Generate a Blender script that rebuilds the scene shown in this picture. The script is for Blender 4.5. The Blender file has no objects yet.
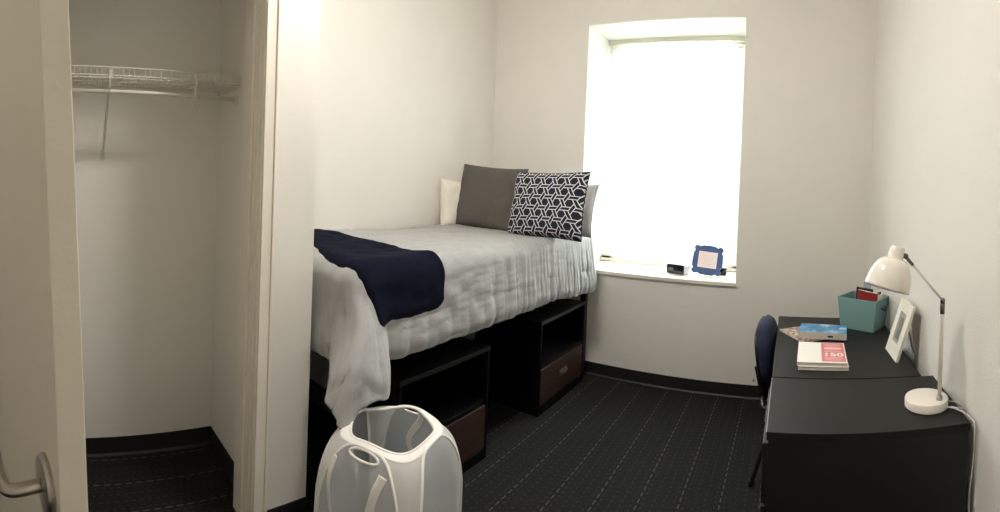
import bpy, bmesh, math, random
from mathutils import Vector, Matrix, noise
random.seed(7)
C = bpy.context.scene.collection
PI = math.pi
V = Vector

# ---------------------------------------------------------------- materials
def new_mat(name):
    m = bpy.data.materials.new(name); m.use_nodes = True
    nt = m.node_tree
    return m, nt, nt.nodes['Principled BSDF']

def lin(c):
    return tuple(((x/255)/12.92 if x/255 <= .04045 else ((x/255+.055)/1.055)**2.4) for x in c) + (1,)

def mat(name, rgb, rough=.6, metal=0., bump=0., bscale=200., var=0., vscale=6., spec=.5, coat=0., sheen=0.):
    m, nt, b = new_mat(name)
    b.inputs['Base Color'].default_value = lin(rgb)
    b.inputs['Roughness'].default_value = rough
    b.inputs['Metallic'].default_value = metal
    b.inputs['Specular IOR Level'].default_value = spec
    b.inputs['Coat Weight'].default_value = coat
    b.inputs['Sheen Weight'].default_value = sheen
    tc = nt.nodes.new('ShaderNodeTexCoord')
    if bump:
        n = nt.nodes.new('ShaderNodeTexNoise'); n.inputs['Scale'].default_value = bscale
        n.inputs['Detail'].default_value = 4
        nt.links.new(tc.outputs['Object'], n.inputs['Vector'])
        bp = nt.nodes.new('ShaderNodeBump'); bp.inputs['Strength'].default_value = bump
        bp.inputs['Distance'].default_value = .004
        nt.links.new(n.outputs['Fac'], bp.inputs['Height'])
        nt.links.new(bp.outputs['Normal'], b.inputs['Normal'])
    if var:
        n2 = nt.nodes.new('ShaderNodeTexNoise'); n2.inputs['Scale'].default_value = vscale
        n2.inputs['Detail'].default_value = 5
        nt.links.new(tc.outputs['Object'], n2.inputs['Vector'])
        r = nt.nodes.new('ShaderNodeValToRGB')
        c = lin(rgb)
        r.color_ramp.elements[0].position = .3; r.color_ramp.elements[1].position = .7
        r.color_ramp.elements[0].color = tuple(x*(1-var) for x in c[:3])+(1,)
        r.color_ramp.elements[1].color = tuple(min(1, x*(1+var)) for x in c[:3])+(1,)
        nt.links.new(n2.outputs['Fac'], r.inputs['Fac'])
        nt.links.new(r.outputs['Color'], b.inputs['Base Color'])
    return m

class G:   # tiny node-graph helper
    def __init__(s, nt): s.nt = nt
    def n(s, t, **kw):
        nd = s.nt.nodes.new(t)
        for k, v in kw.items(): setattr(nd, k, v)
        return nd
    def m(s, op, a, b=None, c=None):
        nd = s.nt.nodes.new('ShaderNodeMath'); nd.operation = op
        for i, x in enumerate((a, b, c)):
            if x is None: continue
            if isinstance(x, (int, float)): nd.inputs[i].default_value = x
            else: s.nt.links.new(x, nd.inputs[i])
        return nd.outputs[0]
    def mix(s, f, a, b):
        nd = s.nt.nodes.new('ShaderNodeMix'); nd.data_type = 'RGBA'
        for sock, x in ((nd.inputs[0], f), (nd.inputs[6], a), (nd.inputs[7], b)):
            if isinstance(x, (int, float, tuple)): sock.default_value = x
            else: s.nt.links.new(x, sock)
        return nd.outputs[2]

def wood(name, a, b_, rough=.45, scale=1.0):
    m, nt, b = new_mat(name); g = G(nt)
    tc = g.n('ShaderNodeTexCoord'); mp = g.n('ShaderNodeMapping')
    mp.inputs['Scale'].default_value = (20*scale, 1.6*scale, 20*scale)
    nt.links.new(tc.outputs['Object'], mp.inputs['Vector'])
    n = g.n('ShaderNodeTexNoise'); n.inputs['Scale'].default_value = 3; n.inputs['Detail'].default_value = 8
    nt.links.new(mp.outputs['Vector'], n.inputs['Vector'])
    r = g.n('ShaderNodeValToRGB'); r.color_ramp.elements[0].position = .35; r.color_ramp.elements[1].position = .68
    r.color_ramp.elements[0].color = lin(a); r.color_ramp.elements[1].color = lin(b_)
    nt.links.new(n.outputs['Fac'], r.inputs['Fac']); nt.links.new(r.outputs['Color'], b.inputs['Base Color'])
    b.inputs['Roughness'].default_value = rough
    return m

M = {}
WALLC = (230, 227, 221)
M['wall'] = mat('wall_paint', WALLC, .62, bump=.35, bscale=140, var=.012, vscale=3, spec=.35)
M['reveal'] = mat('reveal_paint', (240, 241, 238), .6, bump=.1, bscale=120)
M['trim'] = mat('trim_enamel', (234, 228, 217), .38, bump=.05, bscale=40)
M['door'] = mat('door_enamel', (218, 209, 194), .4, bump=.12, bscale=90, var=.02)
M['ceiling'] = mat('ceiling_paint', (240, 236, 226), .9, bump=.3, bscale=90)
M['base'] = mat('rubber_base', (24, 24, 24), .5)
M['black'] = mat('black_laminate', (8, 8, 8), .5, spec=.12, bump=.06, bscale=300)
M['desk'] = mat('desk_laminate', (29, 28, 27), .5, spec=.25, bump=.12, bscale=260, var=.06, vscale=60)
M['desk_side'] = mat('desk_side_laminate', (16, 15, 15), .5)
M['edge'] = mat('edge_highlight', (150, 148, 146), .35)
M['drawer'] = wood('drawer_wood', (40, 24, 18), (62, 38, 29), .5)
M['bedmetal'] = mat('bed_frame_dark', (18, 16, 15), .45)
M['steel'] = mat('brushed_steel', (176, 170, 160), .28, metal=1.)
M['darksteel'] = mat('dark_steel', (120, 112, 104), .3, metal=1.)
M['lampwhite'] = mat('lamp_enamel', (238, 231, 222), .16, coat=.5)
M['cordwhite'] = mat('cord_plastic', (215, 213, 208), .4)
M['greypillow'] = mat('charcoal_linen', (92, 87, 82), .95, bump=.5, bscale=420, var=.08, vscale=120)
M['whitecloth'] = mat('white_cotton', (232, 226, 214), .9, bump=.2, bscale=200)
M['lightgrey'] = mat('light_grey_cotton', (172, 170, 170), .85, bump=.2, bscale=200)
M['navyblanket'] = mat('navy_fleece', (17, 19, 36), 1., bump=.9, bscale=300, var=.2, vscale=25, spec=.1)
M['sheettag'] = mat('tag_cloth', (225, 215, 205), .8)
M['chairfabric'] = mat('chair_fabric', (35, 44, 70), .95, bump=.5, bscale=500, var=.15, vscale=200)
M['chairplastic'] = mat('chair_plastic', (22, 22, 23), .4)
M['teal'] = mat('teal_canvas', (120, 158, 156), .75, bump=.2, bscale=300)
M['teal_in'] = mat('bin_lining', (60, 80, 86), .8)
M['red'] = mat('red_cover', (140, 34, 38), .5)
M['darkblue'] = mat('dark_notebook', (35, 36, 48), .6)
M['paper'] = mat('paper', (233, 229, 222), .7, bump=.1, bscale=400)
M['pages'] = mat('page_edges', (205, 198, 188), .8, bump=.5, bscale=500)
M['pink'] = mat('pink_ink', (206, 120, 122), .55)
M['pinklight'] = mat('pale_pink_ink', (246, 205, 204), .55)
M['framewhite'] = mat('frame_ivory', (224, 221, 208), .5)
M['framebrown'] = mat('frame_photo_dark', (110, 106, 98), .4)
M['framegrey'] = mat('frame_photo', (150, 150, 142), .35)
M['frameblue'] = mat('frame_blue', (62, 86, 132), .45)
M['printpaper'] = mat('print_paper', (238, 222, 224), .6)
M['printink'] = mat('print_ink', (222, 170, 176), .6)
M['clockwhite'] = mat('clock_silver', (200, 204, 214), .35)
M['clockblack'] = mat('clock_face', (14, 15, 20), .15)
M['clockdigit'] = mat('clock_digits', (74, 80, 88), .3)
M['shelfwire'] = mat('shelf_wire_white', (214, 210, 200), .4)
M['blindrail'] = mat('blind_rail', (225, 221, 205), .5)
M['sash'] = mat('sash_paint', (225, 225, 220), .5)
M['hwire'] = mat('hamper_binding', (232, 230, 226), .7)
M['nib'] = mat('thumb_turn_metal', (130, 122, 112), .35, metal=.8)
M['lightblue'] = mat('pale_card', (170, 186, 205), .6)
M['outside'] = mat('outside_ground', (150, 155, 145), .9)

def cloth_translucent(name, rgb, trans=.0, transl=.4):
    m = bpy.data.materials.new(name); m.use_nodes = True; nt = m.node_tree; g = G(nt)
    nt.nodes.remove(nt.nodes['Principled BSDF']); out = nt.nodes['Material Output']
    d = g.n('ShaderNodeBsdfDiffuse'); d.inputs[0].default_value = lin(rgb)
    t = g.n('ShaderNodeBsdfTranslucent'); t.inputs[0].default_value = lin(rgb)
    mx = g.n('ShaderNodeMixShader'); mx.inputs[0].default_value = transl
    nt.links.new(d.outputs[0], mx.inputs[1]); nt.links.new(t.outputs[0], mx.inputs[2])
    last = mx.outputs[0]
    if trans:
        tr = g.n('ShaderNodeBsdfTransparent')
        m2 = g.n('ShaderNodeMixShader'); m2.inputs[0].default_value = trans
        nt.links.new(last, m2.inputs[1]); nt.links.new(tr.outputs[0], m2.inputs[2]); last = m2.outputs[0]
    nt.links.new(last, out.inputs['Surface'])
    return m
M['hmesh'] = cloth_translucent('hamper_net', (222, 224, 226), .50, .35)
M['hcloth'] = cloth_translucent('hamper_cloth', (235, 233, 230), .18, .35)
M['slat'] = cloth_translucent('blind_slat', (240, 240, 232), 0., .22)

# glass
gm = bpy.data.materials.new('window_glass'); gm.use_nodes = True; nt = gm.node_tree; g = G(nt)
nt.nodes.remove(nt.nodes['Principled BSDF'])
tr = g.n('ShaderNodeBsdfTransparent'); gl = g.n('ShaderNodeBsdfGlossy'); gl.inputs['Roughness'].default_value = .02
mx = g.n('ShaderNodeMixShader'); mx.inputs[0].default_value = .06
nt.links.new(tr.outputs[0], mx.inputs[1]); nt.links.new(gl.outputs[0], mx.inputs[2])
nt.links.new(mx.outputs[0], nt.nodes['Material Output'].inputs['Surface'])
M['glass'] = gm

# carpet: charcoal with rows of pale dashes running along y
m, nt, b = new_mat('carpet_tile'); g = G(nt)
tc = g.n('ShaderNodeTexCoord'); sp = g.n('ShaderNodeSeparateXYZ'); nt.links.new(tc.outputs['Object'], sp.inputs[0])
X, Y = sp.outputs[0], sp.outputs[1]
def rows(pitch, width, dash, duty, seed):
    xi = g.m('DIVIDE', X, pitch); cell = g.m('FLOOR', xi)
    fx = g.m('ABSOLUTE', g.m('SUBTRACT', g.m('FRACT', xi), .5))
    on = g.m('LESS_THAN', fx, width/pitch/2)
    wn = g.n('ShaderNodeTexWhiteNoise', noise_dimensions='1D'); nt.links.new(g.m('ADD', cell, seed), wn.inputs['W'])
    fy = g.m('FRACT', g.m('ADD', g.m('DIVIDE', Y, dash), wn.outputs['Value']))
    return g.m('MULTIPLY', on, g.m('LESS_THAN', fy, duty))
strong = rows(.20, .007, .055, .6, 3.1)
faint = rows(.05, .012, .04, .5, 8.7)
fx = g.m('FRACT', g.m('DIVIDE', X, .05))
rib = g.m('LESS_THAN', g.m('ABSOLUTE', g.m('SUBTRACT', fx, .5)), .3)
nz = g.n('ShaderNodeTexNoise'); nz.inputs['Scale'].default_value = 90; nz.inputs['Detail'].default_value = 3
nt.links.new(tc.outputs['Object'], nz.inputs['Vector'])
c1 = g.mix(nz.outputs['Fac'], lin((12, 12, 11)), lin((41, 41, 39)))
c2 = g.mix(g.m('MULTIPLY', rib, .3), c1, lin((24, 24, 24)))
c3 = g.mix(g.m('MULTIPLY', faint, .16), c2, lin((74, 74, 70)))
c4 = g.mix(g.m('MULTIPLY', strong, .42), c3, lin((104, 104, 100)))
nt.links.new(c4, b.inputs['Base Color']); b.inputs['Roughness'].default_value = .95
b.inputs['Specular IOR Level'].default_value = .15
bp = g.n('ShaderNodeBump'); bp.inputs['Strength'].default_value = .8; bp.inputs['Distance'].default_value = .004
nt.links.new(nz.outputs['Fac'], bp.inputs['Height']); nt.links.new(bp.outputs['Normal'], b.inputs['Normal'])
M['carpet'] = m

# duvet: pale silvery grey with fine crinkle
m, nt, b = new_mat('duvet_cotton'); g = G(nt)
b.inputs['Base Color'].default_value = lin((160, 160, 160)); b.inputs['Roughness'].default_value = .6
b.inputs['Sheen Weight'].default_value = .3
tc = g.n('ShaderNodeTexCoord'); mp = g.n('ShaderNodeMapping'); mp.inputs['Scale'].default_value = (1, 1, 1)
nt.links.new(tc.outputs['Object'], mp.inputs['Vector'])
nz = g.n('ShaderNodeTexNoise'); nz.inputs['Scale'].default_value = 26; nz.inputs['Detail'].default_value = 6
nz.inputs['Distortion'].default_value = .8
nt.links.new(mp.outputs['Vector'], nz.inputs['Vector'])
bp = g.n('ShaderNodeBump'); bp.inputs['Strength'].default_value = .22; bp.inputs['Distance'].default_value = .012
nt.links.new(nz.outputs['Fac'], bp.inputs['Height']); nt.links.new(bp.outputs['Normal'], b.inputs['Normal'])
M['duvet'] = m

# cane-lattice print for the navy cushion (uses UV)
m, nt, b = new_mat('cane_print'); g = G(nt)
tc = g.n('ShaderNodeTexCoord'); sp = g.n('ShaderNodeSeparateXYZ'); nt.links.new(tc.outputs['UV'], sp.inputs[0])
U0, V0 = sp.outputs[0], sp.outputs[1]
N_ = 6.3
u = g.m('MULTIPLY', U0, N_); v = g.m('MULTIPLY', V0, N_*.95)
sk = g.m('ADD', u, g.m('MULTIPLY', v, .5))      # hexagonal shear
def band(coord, off, w):                        # pair of thin outlines either side of a strap
    f = g.m('ABSOLUTE', g.m('SUBTRACT', g.m('FRACT', g.m('ADD', coord, off)), .5))
    return g.m('LESS_THAN', g.m('ABSOLUTE', g.m('SUBTRACT', f, w)), .034)
def inside(coord, off, w):
    f = g.m('ABSOLUTE', g.m('SUBTRACT', g.m('FRACT', g.m('ADD', coord, off)), .5))
    return g.m('LESS_THAN', f, w)
q = g.m('MULTIPLY', v, 1.0)
a1 = g.m('ADD', u, g.m('MULTIPLY', v, .5)); a2 = g.m('SUBTRACT', u, g.m('MULTIPLY', v, .5)); a3 = q
W = .145
b1, b2, b3 = band(a1, .0, W), band(a2, .0, W), band(a3, .0, W)
i1, i2, i3 = inside(a1, .0, W-.03), inside(a2, .0, W-.03), inside(a3, .0, W-.03)
# woven: strap 1 over 2, strap 2 over 3, strap 3 over 1
e1 = g.m('MULTIPLY', b1, g.m('SUBTRACT', 1, i3))
e2 = g.m('MULTIPLY', b2, g.m('SUBTRACT', 1, i1))
e3 = g.m('MULTIPLY', b3, g.m('SUBTRACT', 1, i2))
tot = g.m('MINIMUM', g.m('ADD', g.m('ADD', e1, e2), e3), 1)
col = g.mix(tot, lin((20, 23, 42)), lin((216, 216, 222)))
nt.links.new(col, b.inputs['Base Color']); b.inputs['Roughness'].default_value = .9
M['cane'] = m

# blue book cover: sky, clouds, small scene
m, nt, b = new_mat('blue_cover'); g = G(nt)
tc = g.n('ShaderNodeTexCoord'); nz = g.n('ShaderNodeTexNoise'); nz.inputs['Scale'].default_value = 17; nz.inputs['Detail'].default_value = 5
nt.links.new(tc.outputs['Object'], nz.inputs['Vector'])
r = g.n('ShaderNodeValToRGB'); e = r.color_ramp.elements
e[0].position = .36; e[0].color = lin((36, 98, 150)); e[1].position = .74; e[1].color = lin((225, 215, 205))
x = e.new(.55); x.color = lin((78, 146, 190)); x = e.new(.62); x.color = lin((150, 190, 210))
nt.links.new(nz.outputs['Fac'], r.inputs['Fac']); nt.links.new(r.outputs['Color'], b.inputs['Base Color'])
b.inputs['Roughness'].default_value = .3; M['bluecover'] = m
m, nt, b = new_mat('brown_cover'); g = G(nt)
tc = g.n('ShaderNodeTexCoord'); nz = g.n('ShaderNodeTexNoise'); nz.inputs['Scale'].default_value = 40; nz.inputs['Detail'].default_value = 4
nt.links.new(tc.outputs['Object'], nz.inputs['Vector'])
r = g.n('ShaderNodeValToRGB'); e = r.color_ramp.elements
e[0].position = .4; e[0].color = lin((112, 78, 66)); e[1].position = .62; e[1].color = lin((206, 190, 176))
nt.links.new(nz.outputs['Fac'], r.inputs['Fac']); nt.links.new(r.outputs['Color'], b.inputs['Base Color'])
b.inputs['Roughness'].default_value = .4; M['browncover'] = m

def emis(name, rgb, s):
    m = bpy.data.materials.new(name); m.use_nodes = True; nt = m.node_tree
    nt.nodes.remove(nt.nodes['Principled BSDF']); e = nt.nodes.new('ShaderNodeEmission')
    e.inputs[0].default_value = lin(rgb); e.inputs[1].default_value = s
    nt.links.new(e.outputs[0], nt.nodes['Material Output'].inputs['Surface']); return m
M['diffuser'] = emis('lamp_diffuser', (255, 249, 243), 76.0)

# ---------------------------------------------------------------- mesh helpers
def obj(name, bm, material, parent=None, smooth=False, bevel=0, bseg=2, inv=None, sub=0):
    me = bpy.data.meshes.new(name); bmesh.ops.recalc_face_normals(bm, faces=bm.faces[:]) if not getattr(bm, '_keep', False) else None
    bm.to_mesh(me); bm.free()
    o = bpy.data.objects.new(name, me); C.objects.link(o)
    for mm in (material if isinstance(material, (list, tuple)) else [material]): me.materials.append(mm)
    if smooth:
        for p in me.polygons: p.use_smooth = True
    if bevel:
        md = o.modifiers.new('bevel', 'BEVEL'); md.width = bevel; md.segments = bseg; md.limit_method = 'ANGLE'; md.angle_limit = .6
    if sub:
        md = o.modifiers.new('sub', 'SUBSURF'); md.levels = sub; md.render_levels = sub
    if parent: o.parent = parent
    return o

def thing(name, label, cat, loc=(0, 0, 0), rz=0, group=None):
    o = bpy.data.objects.new(name, None); C.objects.link(o); o.empty_display_size = .1
    o.location = loc; o.rotation_euler = (0, 0, rz); o['label'] = label; o['category'] = cat
    if group: o['group'] = group
    return o
def tag(o, label, cat, group=None):
    o['label'] = label; o['category'] = cat
    if group: o['group'] = group
    return o
def struct(name, bm, m, **k):
    o = obj(name, bm, m, **k); o['kind'] = 'structure'; return o

def box(bm, x0, x1, y0, y1, z0, z1):
    vs = [bm.verts.new((x, y, z)) for x in (x0, x1) for y in (y0, y1) for z in (z0, z1)]
    for f in ((0, 1, 3, 2), (4, 6, 7, 5), (0, 4, 5, 1), (2, 3, 7, 6), (0, 2, 6, 4), (1, 5, 7, 3)):
        bm.faces.new([vs[i] for i in f])
    return vs
def B(*a):
    bm = bmesh.new(); box(bm, *a); return bm
def prism(bm, pts, z0, z1):
    a = [bm.verts.new((x, y, z0)) for x, y in pts]; b = [bm.verts.new((x, y, z1)) for x, y in pts]
    n = len(pts); bm.faces.new(a[::-1]); bm.faces.new(b)
    for i in range(n): bm.faces.new((a[i], a[(i+1) % n], b[(i+1) % n], b[i]))
def lathe(bm, prof, n=40, mtx=None, cap=True):
    rings = []
    for r, z in prof:
        ring = []
        for i in range(n):
            t = 2*PI*i/n; p = V((r*math.cos(t), r*math.sin(t), z))
            ring.append(bm.verts.new(mtx @ p if mtx else p))
        rings.append(ring)
    for a, b in zip(rings, rings[1:]):
        for i in range(n): bm.faces.new((a[i], a[(i+1) % n], b[(i+1) % n], b[i]))
    if cap:
        bm.faces.new(rings[0][::-1]); bm.faces.new(rings[-1])
def tube(bm, pts, r, n=8, closed=False, flat=1.0, up=None):
    pts = [V(p) for p in pts]; rings = []; N = len(pts)
    prev = None
    for i, p in enumerate(pts):
        if closed: t = (pts[(i+1) % N]-pts[i-1]).normalized()
        else: t = (pts[min(i+1, N-1)]-pts[max(i-1, 0)]).normalized()
        if up is not None: u = (up[i] if isinstance(up, list) else up).copy()
        elif prev is not None: u = prev.copy()
        else: u = V((0, 0, 1)) if abs(t.z) < .9 else V((1, 0, 0))
        u = (u - t*u.dot(t)).normalized(); prev = u
        w = t.cross(u)
        rings.append([bm.verts.new(p + (u*math.cos(2*PI*k/n)*flat + w*math.sin(2*PI*k/n))*r) for k in range(n)])
    M2 = N if closed else N-1
    for i in range(M2):
        a, b = rings[i], rings[(i+1) % N]
        for k in range(n): bm.faces.new((a[k], a[(k+1) % n], b[(k+1) % n], b[k]))
    if not closed: bm.faces.new(rings[0][::-1]); bm.faces.new(rings[-1])
def cyl(bm, a, b, r, n=16, r2=None):
    a, b = V(a), V(b); d = (b-a); q = d.to_track_quat('Z', 'Y').to_matrix().to_4x4()
    lathe(bm, [(r, 0), (r if r2 is None else r2, d.length)], n, Matrix.Translation(a) @ q)
def spline(pts, n=10):
    pts = [V(p) for p in pts]; out = []
    P = [pts[0]*2-pts[1]] + pts + [pts[-1]*2-pts[-2]]
    for i in range(1, len(P)-2):
        for k in range(n):
            t = k/n; a, b, c, d = P[i-1], P[i], P[i+1], P[i+2]
            out.append(.5*((2*b)+(c-a)*t+(2*a-5*b+4*c-d)*t*t+(3*b-a-3*c+d)*t**3))
    out.append(pts[-1]); return out
def grid(fn, nu, nv, closed_u=False):
    bm = bmesh.new(); vs = [[bm.verts.new(fn(i/nu, j/nv)) for j in range(nv+1)] for i in range(nu+(0 if closed_u else 1))]
    K = len(vs)
    for i in range(nu):
        for j in range(nv):
            bm.faces.new((vs[i][j], vs[(i+1) % K][j], vs[(i+1) % K][j+1], vs[i][j+1]))
    return bm
def sstep(a, b, x):
    t = max(0, min(1, (x-a)/(b-a))); return t*t*(3-2*t)

# ---------------------------------------------------------------- room
ZC = 3.42
XL, XP, YB = -2.69, -1.815, 3.63        # niche wall, closet front, window wall
WX0, WX1, WZ0, WZ1 = -1.729, -.400, .872, 2.944
RA, RB = V((.61, 3.63)), V((.712, 1.64)) # right wall runs very slightly off square
def rx(y): return RA.x + (RA.y-y)*(RB.x-RA.x)/(RA.y-RB.y)

bm = bmesh.new(); box(bm, -3.1, 1.3, -1.4, YB+.55, -.12, 0); struct('floor', bm, M['carpet'])
bm = bmesh.new(); box(bm, -3.1, 1.3, -1.4, YB+.55, ZC, ZC+.15); struct('ceiling', bm, M['ceiling'])
bm = bmesh.new()
y0, y1 = YB, YB+.55
box(bm, XL-.3, WX0, y0, y1, 0, ZC); box(bm, WX1, 1.2, y0, y1, 0, ZC)
box(bm, WX0, WX1, y0, y1, 0, WZ0-.02); box(bm, WX0, WX1, y0, y1, WZ1, ZC)
struct('wall_back', bm, M['wall'])
bm = bmesh.new()     # white plaster lining of the deep window recess
box(bm, WX0, WX0+.006, y0+.002, y1-.06, WZ0, WZ1); box(bm, WX1-.006, WX1, y0+.002, y1-.06, WZ0, WZ1)
box(bm, WX0, WX1, y0+.002, y1-.06, WZ1-.006, WZ1)
struct('trim_1', bm, M['reveal'])
bm = bmesh.new(); prism(bm, [(rx(YB), YB), (rx(-1.4), -1.4), (rx(-1.4)+.15, -1.4), (rx(YB)+.15, YB)], 0, ZC)
struct('wall_right', bm, M['wall'])
bm = bmesh.new(); box(bm, XL-.15, XL, 1.11, YB, 0, ZC); struct('wall_left', bm, M['wall'])
bm = bmesh.new(); box(bm, -3.0, 1.2, -1.25, -1.1, 0, ZC); struct('wall_front', bm, M['wall'])
# closet
CX, CY0, CY1 = -2.55, -.12, .935
OY0, OY1 = .0, .863
bm = bmesh.new(); box(bm, CX-.15, CX, CY0-.1, CY1+.1, 0, ZC); struct('wall_closet_back', bm, M['wall'])
bm = bmesh.new(); box(bm, XL-.02, XP, CY1, 1.14, 0, ZC); struct('wall_closet_right', bm, M['wall'])
bm = bmesh.new(); box(bm, -2.6, XP, -1.2, CY0, 0, ZC); struct('wall_closet_left', bm, M['wall'])
bm = bmesh.new(); box(bm, XP-.2, XP, CY0, OY0, 0, ZC); box(bm, XP-.2, XP, OY1+.012, CY1, 0, ZC); box(bm, XP-.2, XP, OY0, OY1+.012, 2.66, ZC)
struct('wall_closet_front', bm, M['wall'])
# jambs and casings
bm = bmesh.new()
box(bm, XP-.205, XP+.002, OY1, OY1+.014, 0, 2.66)
box(bm, XP-.13, XP-.085, OY1-.014, OY1, 0, 2.65); box(bm, XP-.045, XP-.03, OY1-.005, OY1, 0, 2.65)
box(bm, XP, XP+.016, OY1+.004, OY1+.052, 0, 2.71); box(bm, XP, XP+.024, OY1+.052, OY1+.066, 0, 2.71)
struct('trim_2', bm, M['trim'], bevel=.003)
bm = bmesh.new()
box(bm, XP-.205, XP+.002, OY0-.014, OY0, 0, 2.66); box(bm, XP, XP+.016, OY0-.07, OY0-.004, 0, 2.71)
box(bm, XP-.205, XP+.016, OY0-.07, OY1+.066, 2.66, 2.72)
struct('trim_3', bm, M['trim'], bevel=.003)
# skirting (black rubber cove)
def skirt(name, a, b, n):
    a, b, n = V(a), V(b), V(n); bm = bmesh.new(); prof = [(0, 0), (.016, 0), (.008, .012), (.006, .1), (0, .1)]
    vs = []
    for p in (a, b): vs.append([bm.verts.new((p.x+n.x*d, p.y+n.y*d, z)) for d, z in prof])
    k = len(prof)
    for i in range(k): bm.faces.new((vs[0][i], vs[0][(i+1) % k], vs[1][(i+1) % k], vs[1][i]))
    bm.faces.new(vs[0]); bm.faces.new(vs[1][::-1]); struct(name, bm, M['base'])
skirt('baseboard_back', (XL, YB), (rx(YB), YB), (0, -1))
skirt('baseboard_left', (XL, 1.125), (XL, YB), (1, 0))
skirt('baseboard_right', (rx(YB), YB), (rx(-1.1), -1.1), (-1, 0))
skirt('baseboard_closet_back', (CX, CY0), (CX, CY1), (1, 0))
skirt('baseboard_closet_right', (CX, CY1), (XP-.2, CY1), (0, -1))
skirt('baseboard_closet_front', (XP, OY1+.066), (XP, 1.14), (1, 0))
skirt('baseboard_closet_end', (XP, 1.14), (XL, 1.14), (0, 1))

# window: sill, frame, sashes, glass
bm = bmesh.new(); box(bm, WX0, WX1, YB-.0, YB+.47, WZ0-.02, WZ0+.008); box(bm, WX0-.004, WX1+.003, YB-.022, YB, WZ0-.022, WZ0+.008)
struct('window_1_sill', bm, M['trim'], bevel=.004)
YW = YB+.49
bm = bmesh.new()
for a in ((WX0, WX0+.09, WZ0, WZ1), (WX1-.09, WX1, WZ0, WZ1), (WX0, WX1, WZ0, WZ0+.06), (WX0, WX1, WZ1-.06, WZ1)):
    box(bm, a[0], a[1], YW, YW+.06, a[2], a[3])
win = struct('window_1', bm, M['sash'], bevel=.004)
zm = 1.885
for nm, za, zb, yy in (('upper_sash', zm-.02, WZ1-.06, YW+.034), ('lower_sash', WZ0+.06, zm+.03, YW+.004)):
    bm = bmesh.new(); xa, xb = WX0+.09, WX1-.09
    box(bm, xa, xa+.045, yy, yy+.028, za, zb); box(bm, xb-.045, xb, yy, yy+.028, za, zb)
    box(bm, xa, xb, yy, yy+.028, za, za+.05); box(bm, xa, xb, yy, yy+.028, zb-.05, zb)
    o = obj(nm, bm, M['sash'], win, bevel=.003)
    obj('glass_pane', B(xa+.04, xb-.04, yy+.012, yy+.016, za+.045, zb-.045), M['glass'], o)

# blind
YV = YB+.455
bl = thing('window_blind', 'white horizontal slat blind closed over the whole bright window', 'blind', ((WX0+WX1)/2, YV, WZ1))
hw = (WX1-WX0)/2-.012
obj('headrail', B(-hw, hw, -.022, .022, -.045, -.004), M['blindrail'], bl, bevel=.003)
obj('bottom_rail', B(-hw, hw, -.016, .016, -(WZ1-WZ0)+.014, -(WZ1-WZ0)+.036), M['blindrail'], bl, bevel=.003)
bm = bmesh.new(); pitch = .0262; z = -.062; tilt = math.radians(52)
while z > -(WZ1-WZ0)+.045:
    w = .0165; pr_ = []
    for k in range(4):
        s = -1+2*k/3; d = s*w; cr = .0022*(1-s*s)
        pr_.append((d*math.cos(tilt)-cr*math.sin(tilt), z+d*math.sin(tilt)+cr*math.cos(tilt)))
    L = [bm.verts.new((-hw+.004, y, zz)) for y, zz in pr_]; R_ = [bm.verts.new((hw-.004, y, zz)) for y, zz in pr_]
    for k in range(3): bm.faces.new((L[k], R_[k], R_[k+1], L[k+1]))
    z -= pitch
obj('slats', bm, M['slat'], bl, smooth=True)
for sx in (-.5, 0, .5):
    bm = bmesh.new(); cyl(bm, (sx, -.019, -.045), (sx, -.019, -(WZ1-WZ0)+.03), .0012, 6); obj('ladder_cord', bm, M['blindrail'], bl)
bm = bmesh.new(); cyl(bm, (hw-.09, -.028, -.045), (hw-.09, -.028, -1.08), .0016, 6); cyl(bm, (hw-.075, -.028, -.045), (hw-.075, -.028, -1.2), .0016, 6)
for x_, z_ in ((hw-.09, -1.08), (hw-.075, -1.2)): cyl(bm, (x_, -.028, z_), (x_, -.028, z_-.035), .004, 10, .008)
obj('pull_cord', bm, M['blindrail'], bl)

# entry door standing open at the far left
P0 = V((-.70, .077)); dv = V((-.82, -.235)).normalized(); nv = V((-dv.y, dv.x)) # nv ~ +y side
if nv.y < 0: nv = -nv
ang = math.atan2(dv.y, dv.x)
dr = bpy.data.objects.new('door_1', None); C.objects.link(dr); dr['kind'] = 'structure'
dr.location = (P0.x, P0.y, 0.012); dr.rotation_euler = (math.radians(0), 0, ang)
# local x runs to the hinge, local y: -y side is the side away from the window wall after rotation
DT = .045
obj('door_leaf', B(0, .90, -DT, 0, 0, 2.3), M['door'], dr, bevel=.002)
hz = 1.075
# (face towards the viewer is local y=0 or -DT; handle sits on both faces)
for s, yy in ((1, 0),):
    bm = bmesh.new(); q = Matrix.Translation((.066, yy, hz)) @ Matrix.Rotation(-s*PI/2, 4, 'X')
    lathe(bm, [(.046, 0), (.046, .006), (.042, .011), (.026, .013), (.0, .013)], 36, q, cap=False)
    rose = obj('rose', bm, M['steel'], dr, smooth=True)
    md = rose.modifiers.new('e', 'EDGE_SPLIT'); md.split_angle = .6
    bm = bmesh.new(); pts = spline([(.066, yy+s*.01, hz), (.066, yy+s*.055, hz), (.078, yy+s*.07, hz), (.115, yy+s*.073, hz), (.175, yy+s*.070, hz-.002)], 6)
    tube(bm, pts, .0105, 12); obj('door_lever', bm, M['steel'], dr, smooth=True)
bm = bmesh.new()
for zz in (.25, 1.15, 2.05): cyl(bm, (.905, 0, zz), (.905, 0, zz+.1), .008, 12)
obj('hinges', bm, M['steel'], dr)
dr.rotation_euler = (math.radians(-3.2), 0, ang)

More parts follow.
